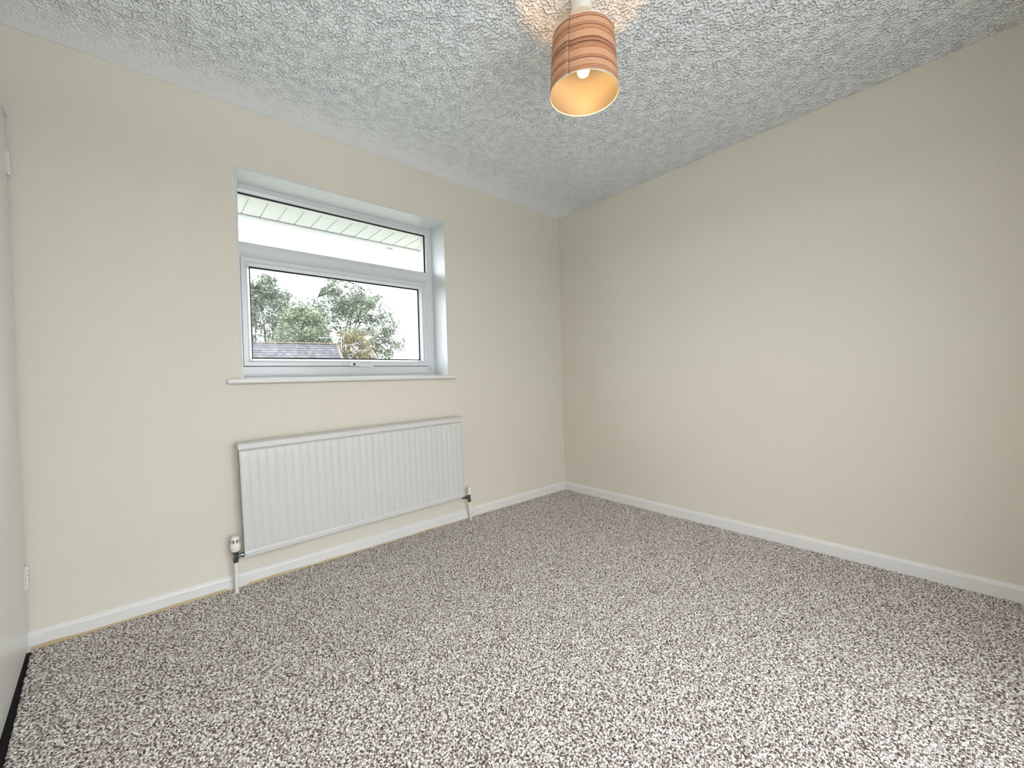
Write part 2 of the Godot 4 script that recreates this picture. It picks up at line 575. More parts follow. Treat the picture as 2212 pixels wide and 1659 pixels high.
func window_handle(parent: Node, off: Vector3) -> void:
	var z := -0.169
	var h := base("handle", Vector3(-1.80, 1.1155, z) + off, parent)
	var o := -Vector3(-1.80, 1.1155, z)
	var st := mb()
	box(st, Vector3(-1.846, 1.1075, z), Vector3(-1.795, 1.1250, z + 0.010), 0.003)
	box(st, Vector3(-1.838, 1.1115, z + 0.009), Vector3(-1.819, 1.1215, z + 0.0115), 0.001)
	put(st, "base_plate", mats.upvc, h, o)
	st = mb()
	var arm := PackedVector2Array([Vector2(-1.815, 1.1245), Vector2(-1.805, 1.1275), Vector2(-1.765, 1.1270), Vector2(-1.662, 1.1130), Vector2(-1.657, 1.1095), Vector2(-1.658, 1.1000), Vector2(-1.663, 1.0985), Vector2(-1.765, 1.1040), Vector2(-1.803, 1.1050), Vector2(-1.811, 1.1085)])
	extrude(st, arm, Vector3.ZERO, Vector3.RIGHT, Vector3.UP, Vector3(0, 0, 1), z + 0.010, z + 0.022)
	put(st, "lever", mats.upvc, h, o)
	st = mb()
	lathe(st, [[0.0, 0.0025], [0.0062, 0.0025], [0.0068, 0.0015], [0.0068, 0.0]], Vector3(-1.780, 1.1155, z + 0.0222), Vector3(0, 0, 1), 20)
	put(st, "key_lock", mats.rubber, h, o)

func build_door() -> void:
	# flush cupboard door, hinged by the corner, standing a few degrees open
	var d := base("door_1", Vector3(-3.119, 0.017, 0.018))
	d.rotation.y = deg_to_rad(4.0)
	tag(d, "white gloss cupboard door standing slightly ajar at the left edge", "door", "", "structure")
	var st := mb()
	box(st, Vector3(-0.035, 0, 0.0), Vector3(0.0, 2.026, 0.765), 0.002)
	put(st, "door_leaf", mats.door_gloss, d)
	for y in [0.222, 1.805]:
		var hn := base("hinge", Vector3(0, y, 0), d)
		st = mb()
		for k in 5:
			tube(st, [Vector3(0.003, 0.018 * k + 0.0006, -0.003), Vector3(0.003, 0.018 * k + 0.0174, -0.003)], [0.0058, 0.0058], 12)
		put(st, "knuckle", mats.white_gloss, hn)
		st = mb()
		box(st, Vector3(0.0, 0.0, -0.001), Vector3(0.0022, 0.09, 0.030), 0.0006)
		for k in 3:
			lathe(st, [[0.0, 0.001], [0.003, 0.0006], [0.0036, 0.0]], Vector3(0.0022, 0.016 + 0.029 * k, 0.019), Vector3.RIGHT, 10)
		put(st, "leaf_plate", mats.white_gloss, hn)
	# architrave: a head with rounded edge over the door and one leg beyond it
	st = mb()
	var prof := PackedVector2Array([Vector2(0, 0), Vector2(0.020, 0), Vector2(0.0255, 0.004), Vector2(0.0275, 0.012), Vector2(0.027, 0.034), Vector2(0.022, 0.044), Vector2(0.012, 0.052), Vector2(0.007, 0.056), Vector2(0, 0.058)])
	extrude(st, prof, Vector3(ROOM_L, 2.049, 0), Vector3.RIGHT, Vector3.UP, Vector3(0, 0, 1), 0.004, 0.855)
	var leg := PackedVector2Array([Vector2(0, 0), Vector2(0.020, 0), Vector2(0.025, 0.005), Vector2(0.020, 0.025), Vector2(0.007, 0.052), Vector2(0, 0.055)])
	extrude(st, leg, Vector3(ROOM_L, 0, 0.80), Vector3.RIGHT, Vector3(0, 0, 1), Vector3.UP, 0.0, 2.049)
	tag(put(st, "trim_1", mats.white_gloss), "white moulded door trim above the cupboard door", "door trim", "", "structure")

func build_radiator() -> void:
	var r := base("radiator", Vector3(-1.776, 0.175, 0.0))
	tag(r, "white ribbed panel radiator hung under the window", "radiator")
	var rot := Basis(Vector3(0, 0, 1), deg_to_rad(1.0))
	var xf := Transform3D(rot, Vector3.ZERO)
	var W := 1.287
	var H := 0.553
	var n := 33
	var zf := 0.086
	# ribbed front panel
	var st := mb()
	var cols := []
	for i in n:
		var a := -W / 2 + W * i / n
		var p := W / n
		for k in [[0.0, -0.0024], [0.07, -0.0020], [0.13, -0.0007], [0.20, -0.0002], [0.5, 0.0006], [0.80, -0.0002], [0.87, -0.0007], [0.93, -0.0020]]:
			cols.append(Vector2(a + p * k[0], zf + k[1]))
	cols.append(Vector2(W / 2, zf - 0.0024))
	# [height, how much of the groove is left, push forward]
	var rows := [[0.0, 0.0, -0.004], [0.003, 0.0, 0.0012], [0.0205, 0.0, 0.0020], [0.0225, 0.0, 0.0012], [0.030, 0.5, -0.0025], [0.036, 1.0, -0.001], [0.05, 1.0, 0.0], [0.49, 1.0, 0.0], [0.515, 0.8, -0.002], [0.526, 0.5, -0.009], [0.545, 0.3, -0.011]]
	for j in rows.size() - 1:
		for i in cols.size() - 1:
			var ps := []
			for c in [[i, j], [i + 1, j], [i + 1, j + 1], [i, j + 1]]:
				var q: Vector2 = cols[c[0]]
				var rw: Array = rows[c[1]]
				ps.append(Vector3(q.x, rw[0], lerpf(zf, q.y, rw[1]) + rw[2]))
			quad(st, ps[0], ps[1], ps[2], ps[3], Vector3(0, 0, 1))
	for s in [-1.0, 1.0]:
		var x: float = s * W / 2
		quad(st, Vector3(x, 0, zf - 0.004), Vector3(x, 0, zf - 0.016), Vector3(x, 0.545, zf - 0.016), Vector3(x, 0.545, zf - 0.014), Vector3(s, 0, 0))
		for j in rows.size() - 1:
			quad(st, Vector3(x, rows[j][0], lerpf(zf, zf - 0.0024, rows[j][1]) + rows[j][2]), Vector3(x, rows[j + 1][0], lerpf(zf, zf - 0.0024, rows[j + 1][1]) + rows[j + 1][2]), Vector3(x, rows[j + 1][0], zf - 0.005), Vector3(x, rows[j][0], zf - 0.005), Vector3(s, 0, 0))
	quad(st, Vector3(-W / 2, 0, zf - 0.004), Vector3(W / 2, 0, zf - 0.004), Vector3(W / 2, 0, zf - 0.012), Vector3(-W / 2, 0, zf - 0.012), Vector3.DOWN)
	quad(st, Vector3(-W / 2, 0, zf - 0.012), Vector3(W / 2, 0, zf - 0.012), Vector3(W / 2, 0.545, zf - 0.012), Vector3(-W / 2, 0.545, zf - 0.012), Vector3(0, 0, -1))
	put(st, "front_panel", mats.radiator_enamel, r).transform = xf
	# plain panel behind it, with its lower seam showing
	st = mb()
	box(st, Vector3(-W / 2 + 0.006, -0.006, 0.034), Vector3(W / 2 - 0.006, 0.535, 0.046), 0.003)
	put(st, "rear_panel", mats.radiator_enamel, r).transform = xf
	# folded top cover with chamfered ends
	st = mb()
	var W2 := W / 2 + 0.004
	var cap := PackedVector2Array([Vector2(0.028, 0.0), Vector2(zf + 0.0075, 0.0), Vector2(zf + 0.0085, 0.002), Vector2(zf + 0.0085, 0.023), Vector2(zf + 0.005, 0.0275), Vector2(zf - 0.006, 0.0310), Vector2(0.036, 0.0345), Vector2(0.028, 0.030)])
	extrude(st, cap, Vector3(0, H - 0.026, 0), Vector3(0, 0, 1), Vector3.UP, Vector3.RIGHT, -W2, W2)
	put(st, "top_cover", mats.radiator_enamel, r).transform = xf
	st = mb()
	for x in [-0.5, 0.0, 0.5]:
		st = mb()
		box(st, Vector3(x - 0.02, 0.06, 0.0), Vector3(x + 0.02, 0.5, 0.036), 0.003)
		put(st, "wall_bracket", mats.radiator_enamel, r).transform = xf
	valves(r)

func valves(r: Node3D) -> void:
	var o := -r.position
	var x := -2.4545
	var z := 0.060
	# thermostatic valve on the left
	var v := base("thermostatic_valve", Vector3(x, 0.148, z) + o, r)
	tag(v, "white knob on a chrome body")
	var st := mb()
	lathe(st, [[0.0, -0.002], [0.0115, -0.002], [0.0115, 0.006], [0.0135, 0.008], [0.0135, 0.018], [0.0105, 0.020], [0.0105, 0.040], [0.0150, 0.043], [0.0150, 0.056], [0.012, 0.058], [0.0, 0.058]], Vector3.ZERO, Vector3.UP, 24)
	tube(st, [Vector3(0.008, 0.026, 0.0), Vector3(0.022, 0.0265, 0.002)], [0.008, 0.008], 14)
	tube(st, [Vector3(0.020, 0.0265, 0.002), Vector3(0.033, 0.027, 0.003)], [0.0115, 0.0115], 6)
	tube(st, [Vector3(0.033, 0.027, 0.003), Vector3(0.060, 0.028, 0.004)], [0.0065, 0.0065], 12)
	put(st, "valve_body", mats.chrome, v)
	st = mb()
	lathe(st, [[0.0, 0.052], [0.0165, 0.052], [0.0175, 0.055], [0.0205, 0.062], [0.0225, 0.070], [0.0225, 0.084], [0.0210, 0.089], [0.0195, 0.090], [0.0185, 0.112], [0.0165, 0.120], [0.0130, 0.124], [0.0, 0.125]], Vector3.ZERO, Vector3.UP, 30)
	for k in 8:
		var a := TAU * (k + 0.5) / 8 + 0.51
		var dir := Vector3(cos(a), 0, sin(a))
		tube(st, [dir * 0.0188 + Vector3(0, 0.090, 0), dir * 0.0176 + Vector3(0, 0.113, 0)], [0.0024, 0.0018], 8)
	put(st, "control_knob", mats.valve_white, v)
	st = mb()
	for k in 8:
		var a := TAU * k / 8 + 0.51
		var dir := Vector3(cos(a), 0, sin(a))
		var side := Vector3(-sin(a), 0, cos(a))
		var c := dir * 0.0192
		quad(st, c - side * 0.0042 + Vector3(0, 0.094, 0), c + side * 0.0042 + Vector3(0, 0.094, 0), c - dir * 0.0004 + side * 0.0038 + Vector3(0, 0.110, 0), c - dir * 0.0004 - side * 0.0038 + Vector3(0, 0.110, 0), dir)
	put(st, "grip_slots", mats.valve_slot, v)
	st = mb()
	tube(st, [Vector3(x, -0.01, z) + o, Vector3(x, 0.150, z) + o], [0.0078, 0.0078], 16)
	put(st, "supply_pipe", mats.pipe_paint, r)
	# lockshield on the right
	x = -1.079
	var l := base("lockshield_valve", Vector3(x, 0.155, z) + o, r)
	tag(l, "small white cap on a dark metal body")
	st = mb()
	lathe(st, [[0.0, -0.014], [0.010, -0.014], [0.0125, -0.010], [0.0125, 0.002], [0.009, 0.004], [0.009, 0.022], [0.0112, 0.024], [0.0112, 0.031], [0.0, 0.031]], Vector3.ZERO, Vector3.UP, 20)
	tube(st, [Vector3(-0.055, 0.016, 0.0), Vector3(0.0, 0.014, 0.0)], [0.0065, 0.0075], 12)
	tube(st, [Vector3(-0.032, 0.015, 0.0), Vector3(-0.016, 0.0145, 0.0)], [0.012, 0.012], 6)
	put(st, "valve_body", mats.chrome, l)
	st = mb()
	lathe(st, [[0.0, -0.022], [0.0085, -0.022], [0.0125, -0.016], [0.0128, -0.011], [0.0, -0.011]], Vector3.ZERO, Vector3.UP, 8)
	put(st, "compression_nut", mats.brass, l)
	st = mb()
	lathe(st, [[0.0, 0.030], [0.0105, 0.030], [0.0112, 0.034], [0.0102, 0.080], [0.0088, 0.084], [0.0, 0.085]], Vector3.ZERO, Vector3.UP, 20)
	put(st, "valve_cap", mats.valve_white, l)
	st = mb()
	tube(st, [Vector3(x, 0.138, z) + o, Vector3(x + 0.006, 0.06, z) + o, Vector3(x + 0.010, -0.01, z) + o], [0.0075, 0.0075, 0.0075], 14)
	put(st, "return_pipe", mats.pipe_paint, r)

func wood_texture() -> ImageTexture:
	var w := 1024
	var h := 512
	var im := Image.create_empty(w, h, false, Image.FORMAT_RGB8)
	var n := FastNoiseLite.new()
	n.seed = 21
	n.frequency = 0.006
	n.fractal_octaves = 2
	var fine := FastNoiseLite.new()
	fine.seed = 22
	fine.frequency = 0.12
	fine.fractal_octaves = 3
	# grain lines: height down from the top rim, half width, strength, purple share
	var lines := [[0.015, 0.008, 0.55, 0.0], [0.055, 0.010, 0.9, 0.3], [0.165, 0.007, 0.6, 0.1], [0.205, 0.009, 0.75, 0.2], [0.285, 0.007, 0.6, 0.0], [0.425, 0.014, 0.75, 0.6], [0.455, 0.006, 0.5, 0.0], [0.497, 0.013, 0.9, 0.8], [0.530, 0.005, 0.4, 0.0], [0.590, 0.005, 0.45, 0.0], [0.725, 0.007, 0.55, 0.0], [0.765, 0.011, 0.9, 0.5], [0.895, 0.007, 0.55, 0.1], [0.935, 0.006, 0.45, 0.0], [0.975, 0.006, 0.5, 0.1]]
	var bands := [[0.185, 0.28, 0.30], [0.43, 0.60, 0.38], [0.72, 0.755, 0.22], [0.90, 0.96, 0.22]]
	for y in h:
		for x in w:
			var u := float(x) / w
			# the veneer sheet starts and ends at the seam, so the two ends differ in height
			var v := float(y) / h + 0.035 * (u - 0.5) + 0.010 * n.get_noise_2d(x, y * 0.4) + 0.002 * fine.get_noise_2d(x * 0.5, y * 2.0)
			var c := Color(0.93, 0.72, 0.57)
			var f := fine.get_noise_2d(x * 0.15, y * 2.5)
			c = c.lerp(Color(0.86, 0.62, 0.47), clampf(0.35 + 0.6 * f, 0, 1))
			for b in bands:
				var k := smoothstep(b[0] - 0.01, b[0] + 0.012, v) * (1.0 - smoothstep(b[1] - 0.012, b[1] + 0.01, v))
				c = c.lerp(Color(0.70, 0.42, 0.29), k * b[2] * (1.0 + 0.5 * f))
			for l in lines:
				var d: float = absf(v - l[0]) / (l[1] * 1.2)
				if d < 1.0:
					var dark := Color(0.46, 0.23, 0.16).lerp(Color(0.28, 0.16, 0.19), l[3])
					c = c.lerp(dark, minf(1.0, l[2] * 1.3) * (1.0 - d * d) * (0.75 + 0.5 * f))
			if u < 0.003: c = c.darkened(0.25)
			elif u > 0.984 and v > 0.3: c = c.lightened(0.16)
			im.set_pixel(x, y, c)
	return ImageTexture.create_from_image(im)

func build_lamp() -> void:
	var axis := Vector3(0.0012, 1, 0.0105).normalized()
	var foot := Vector3(-1.494, 2.041, 1.4785)
	var top := Vector3(foot.x, ROOM_H, foot.z)
	var l := base("ceiling_lamp", foot)
	tag(l, "ceiling lamp with a striped wood veneer drum shade, switched on", "lamp")
	var h := 0.206
	var rb := 0.126
	var rt := 0.1122
	var wood := mat("wood_veneer", Color.WHITE, 0.5, 0.0, 0.3)
	wood.albedo_texture = wood_texture()
	wood.backlight_enabled = true
	wood.backlight = Color(0.62, 0.46, 0.32)
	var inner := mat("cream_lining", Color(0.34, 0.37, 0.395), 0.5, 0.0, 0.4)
	# veneer wall, its seam a quarter turn left of the side that faces the camera
	var shade := base("shade", Vector3.ZERO, l)
	var st := mb()
	var seg := 72
	var seam := deg_to_rad(166.0)
	for k in seg:
		var ps := []
		var ns := []
		var us := []
		for c in [[k, 0], [k + 1, 0], [k + 1, 1], [k, 1]]:
			# u runs from the seam towards the right as the camera sees it
			var a: float = seam - TAU * c[0] / seg
			var dir := Vector3(cos(a), 0, sin(a))
			var lap := 0.0012 * (1.0 - smoothstep(0.0, 2.0, float(c[0])))
			var rr: float = (rb if c[1] == 0 else rt) + lap
			ps.append(dir * rr + axis * h * c[1])
			ns.append((dir + Vector3.UP * (rb - rt) / h).normalized())
			us.append(Vector2(float(c[0]) / seg, 0.998 - 0.996 * c[1]))
		squad(st, ps, ns, us)
	put(st, "veneer_wall", wood, shade)
	st = mb()
	for k in seg:
		var a := TAU * k / seg
		var b := TAU * (k + 1) / seg
		var da := Vector3(cos(a), 0, sin(a))
		var db := Vector3(cos(b), 0, sin(b))
		var t := 0.0016
		squad(st, [da * (rb - t), db * (rb - t), db * (rt - t) + axis * h, da * (rt - t) + axis * h], [-da, -db, -db, -da], [Vector2.ZERO, Vector2.ZERO, Vector2.ZERO, Vector2.ZERO])
	tag(put(st, "inner_lining", inner, shade), "cream inside of the shade")
	st = mb()
	for e in [[rb, 0.0, -1.0], [rt, h, 1.0]]:
		var o: Vector3 = axis * e[1]
		st = mb()
		lathe(st, [[e[0] - 0.0024, -0.003 * e[2]], [e[0] - 0.0020, 0.0006 * e[2]], [e[0] + 0.0002, 0.0006 * e[2]], [e[0] + 0.0004, -0.002 * e[2]]], o, axis, seg)
		put(st, "rim", mats.valve_white, shade)
	# fitting: ceiling cup, flex, lampholder, ring and spokes that carry the shade
	st = mb()
	lathe(st, [[0.0, -0.066], [0.0345, -0.066], [0.0375, -0.064], [0.0385, -0.060], [0.0385, -0.012], [0.0405, -0.010], [0.0405, 0.0]], top - foot, Vector3.UP, 40)
	put(st, "ceiling_cup", mats.valve_white, l)
	st = mb()
	lathe(st, [[0.0, 0.112], [0.019, 0.112], [0.021, 0.118], [0.021, 0.150], [0.018, 0.156], [0.012, 0.185], [0.009, 0.190], [0.009, 0.296]], Vector3.ZERO, Vector3.UP, 24)
	put(st, "lampholder", mats.valve_white, l)
	st = mb()
	for k in 3:
		var a := TAU * k / 3 + 0.3
		var dir := Vector3(cos(a), 0, sin(a))
		tube(st, [dir * 0.019 + Vector3(0, 0.150, 0), dir * 0.06 + Vector3(0, 0.165, 0), dir * (rt - 0.002) + axis * (h - 0.006)], [0.0016, 0.0016, 0.0016], 8)
	put(st, "spoke", mats.valve_white, l)
	# bulb and its light
	var glow := mat("bulb_glow", Color(1, 0.95, 0.85), 0.3)
	glow.emission_enabled = true
	glow.emission = Color(1.0, 0.83, 0.55)
	glow.emission_energy_multiplier = 6.0
	st = mb()
	lathe(st, [[0.0, 0.068], [0.010, 0.0695], [0.019, 0.0745], [0.0225, 0.084], [0.0225, 0.092], [0.019, 0.102], [0.0145, 0.110], [0.0135, 0.120], [0.0, 0.120]], Vector3.ZERO, Vector3.UP, 28)
	put(st, "bulb", glow, l)
	var lamp := OmniLight3D.new()
	lamp.name = "bulb_light"
	lamp.position = Vector3(0, 0.092, 0)
	lamp.light_color = Color(1.0, 0.70, 0.38)
	lamp.light_energy = 0.11
	lamp.light_size = 0.02
	lamp.omni_range = 12.0
	lamp.omni_attenuation = 2.0
	lamp.shadow_enabled = true
	l.add_child(lamp)

func build_carpet() -> void:
	var st := mb()
	box(st, Vector3(ROOM_L - 0.6, -0.2, -WALL), Vector3(WALL, -0.0065, ROOM_B + 0.2))
	var f := put(st, "floor", mats.backing)
	tag(f, "floor covered with mottled grey-brown loop carpet", "carpet", "", "structure")
	# one small bent loop of yarn
	st = mb()
	var hw := 0.0021
	var pts := [[-0.0040, 0.0], [-0.0031, 0.0046], [0.0, 0.0064], [0.0031, 0.0046], [0.0040, 0.0]]
	for i in 4:
		var a: Array = pts[i]
		var b: Array = pts[i + 1]
		var wa := hw * (0.75 if i == 0 else 1.0)
		var wb := hw * (0.75 if i == 3 else 1.0)
		var q := [Vector3(a[0], a[1], -wa), Vector3(b[0], b[1], -wb), Vector3(b[0], b[1], wb), Vector3(a[0], a[1], wa)]
		var ns := []
		for v in q:
			ns.append(Vector3(v.x * 120, 0.35 + v.y * 60, v.z * 260).normalized())
		squad(st, q, ns, [Vector2.ZERO, Vector2.ZERO, Vector2.ZERO, Vector2.ZERO])
		for s in [-1.0, 1.0]:
			var side := [Vector3(a[0], a[1], s * wa), Vector3(b[0], b[1], s * wb), Vector3(b[0] * 0.95, -0.001, s * (wb + 0.0008)), Vector3(a[0] * 0.95, -0.001, s * (wa + 0.0008))]
			quad(st, side[0], side[1], side[2], side[3], Vector3(0, 0.2, s))
	st.index()
	var loop := st.commit()
	loop.surface_set_material(0, mats.carpet_pile)
	var pal := [Color(0.95, 0.92, 0.89), Color(0.78, 0.73, 0.695), Color(0.55, 0.49, 0.45), Color(0.30, 0.245, 0.21), Color(0.12, 0.09, 0.072)]
	var step := 0.0044
	# the fitted carpet stops short of the cupboard door and leaves a gap whose shade is painted near-black
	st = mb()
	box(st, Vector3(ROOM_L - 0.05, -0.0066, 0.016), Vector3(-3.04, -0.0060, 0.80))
	put(st, "gap_shade_strip", mats.gap_shade, f)
	var nx := int((-0.014 - ROOM_L - 0.004) / step)
	var nz := int((2.62 - 0.017) / step)
	var mm := MultiMesh.new()
	mm.transform_format = MultiMesh.TRANSFORM_3D
	mm.use_colors = true
	mm.mesh = loop
	mm.instance_count = nx * nz
	var rng := RandomNumberGenerator.new()
	rng.seed = 77
	var blot := FastNoiseLite.new()
	blot.seed = 9
	blot.frequency = 105.0
	blot.noise_type = FastNoiseLite.TYPE_SIMPLEX
	blot.fractal_octaves = 1
	var i := 0
	for a in nx:
		for b in nz:
			var x := ROOM_L + 0.006 + step * (a + 0.5 + rng.randf_range(-0.3, 0.3))
			var z := 0.017 + step * (b + 0.5 + rng.randf_range(-0.3, 0.3))
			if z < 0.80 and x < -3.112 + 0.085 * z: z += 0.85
			var s := rng.randf_range(0.66, 0.98)
			var turn := rng.randf() * TAU
			var bs := Basis(Vector3.UP, turn) * Basis(Vector3(0, 0, 1), rng.randf_range(-0.25, 0.25))
			mm.set_instance_transform(i, Transform3D(bs.scaled(Vector3.ONE * s), Vector3(x, -0.0056, z)))
			var k := 0.5 + 0.55 * blot.get_noise_2d(x, z) + rng.randf_range(-0.38, 0.38)
			k = clampf(k, 0.0, 0.999) * 4.0
			var c: Color = pal[int(k)].lerp(pal[mini(int(k) + 1, 4)], k - int(k))
			c *= rng.randf_range(0.85, 1.15)
			c.a = 1.0
			mm.set_instance_color(i, c)
			i += 1
	var o := MultiMeshInstance3D.new()
	o.name = "carpet_pile"
	o.multimesh = mm
	tag(o, "mottled loops of cream, taupe and dark brown yarn", "", "", "stuff")
	f.add_child(o, true)

# ------------------------------------------------------------------ outside the window

func build_outside() -> void:
	# eaves over the window: hollow soffit boards, an edge trim and the fascia with gutter
	var e := base("eaves", Vector3(-1.7, 2.118, -0.5))
	tag(e, "white plastic eaves boards outside, above the window", "eaves")
	var off := -e.position
	var st := mb()
	var pitch := 0.1035
	box(st, Vector3(-pitch * 0.5 + 0.003, 0, -0.702), Vector3(pitch * 0.5 - 0.003, 0.008, -0.284), 0.0025)
	box(st, Vector3(pitch * 0.5 - 0.004, 0.006, -0.702), Vector3(pitch * 0.5 + 0.004, 0.008, -0.284))
	st.index()
	var board := st.commit()
	board.surface_set_material(0, mats.soffit_plastic)
	for k in 26:
		place(board, "soffit_board", e, Transform3D(Basis(), Vector3(-3.36 + pitch * k, 2.118, 0) + off))
	st = mb()
	box(st, Vector3(-3.5, 2.128, -0.73), Vector3(-0.6, 2.33, -0.712), 0.002)
	put(st, "fascia", mats.soffit_plastic, e, off)
	st = mb()
	# a lipped trim that the board ends sit in; it shows as a thin pale rail
	var lip := PackedVector2Array([Vector2(-0.712, 2.1145), Vector2(-0.716, 2.106), Vector2(-0.768, 2.106), Vector2(-0.774, 2.111), Vector2(-0.774, 2.133), Vector2(-0.716, 2.133), Vector2(-0.716, 2.1175), Vector2(-0.712, 2.1175)])
	extrude(st, lip, Vector3.ZERO, Vector3(0, 0, 1), Vector3.UP, Vector3.RIGHT, -3.5, -0.6)
	put(st, "edge_trim", mats.soffit_plastic, e, off)
	st = mb()
	var gut := PackedVector2Array()
	for k in 13:
		var a := PI + PI * k / 12
		gut.append(Vector2(-0.83 + 0.055 * cos(a), 2.245 + 0.055 * sin(a)))
	for k in 13:
		var a := TAU - PI * k / 12
		gut.append(Vector2(-0.83 + 0.051 * cos(a), 2.245 + 0.051 * sin(a)))
	extrude(st, gut, Vector3.ZERO, Vector3(0, 0, 1), Vector3.UP, Vector3.RIGHT, -3.5, -0.6)
	put(st, "gutter", mats.soffit_plastic, e, off)
	st = mb()
	box(st, Vector3(-1.265, 2.092, -0.79), Vector3(-1.205, 2.107, -0.762), 0.003)
	put(st, "joint_clip", mats.soffit_plastic, e, off)
	st = mb()
	box(st, Vector3(-3.5, 2.127, -0.712), Vector3(-0.6, 2.150, -0.284))
	put(st, "backing_board", mats.roof_felt, e, off)

	st = mb()
	quad(st, Vector3(-90, GROUND, -0.3), Vector3(110, GROUND, -0.3), Vector3(110, GROUND, -140), Vector3(-90, GROUND, -140), Vector3.UP)
	tag(put(st, "lawn", mats.grass), "grass far below the window, running out to the trees", "lawn", "", "structure")
	st = mb()
	quad(st, Vector3(-90, GROUND, -0.3), Vector3(110, GROUND, -0.3), Vector3(110, GROUND, 60), Vector3(-90, GROUND, 60), Vector3.UP)  # added reflector: unseen pale ground sending daylight up into the room
	tag(put(st, "ground", mats.bounce_ground), "unseen pale ground behind the house, added to bounce light to the ceiling", "ground", "", "structure")
	neighbour_house()
	aerials()
	var green := [Color(0.100, 0.122, 0.092), Color(0.140, 0.165, 0.120), Color(0.185, 0.208, 0.152)]
	var pale := [Color(0.115, 0.138, 0.090), Color(0.155, 0.180, 0.115), Color(0.200, 0.220, 0.140)]
	var rust := [Color(0.13, 0.138, 0.092), Color(0.18, 0.168, 0.105), Color(0.27, 0.205, 0.115)]
	tree("broadleaf_tree", "broad spreading tree right of centre with its fanned limbs showing", "tree", Vector3(10.0, GROUND, -37.5), 4.4, Vector3(11.25, 4.9, -37.0), Vector3(5.1, 5.7, 3.8), 17, 620, 44, green, 0.20, 31, 0.28)
	tree("broadleaf_tree", "tall dense tree at the left edge, behind the tiled roof", "tree", Vector3(5.0, GROUND, -42.8), 2.6, Vector3(4.9, 4.2, -42.8), Vector3(4.1, 7.2, 3.3), 15, 820, 44, green, 0.20, 32, 0.24)
	tree("broadleaf_tree", "paler yellow-green tree between the two taller trees", "tree", Vector3(6.0, GROUND, -32.8), 2.0, Vector3(6.1, 4.1, -32.9), Vector3(1.9, 3.1, 1.7), 9, 230, 44, pale, 0.17, 33, 0.14)
	tree("autumn_shrub", "rust and olive shrub beside the roof's right end", "shrub", Vector3(9.5, GROUND, -31.5), 1.2, Vector3(9.6, 2.4, -31.4), Vector3(1.75, 2.95, 1.5), 9, 190, 44, rust, 0.14, 34, 0.09)

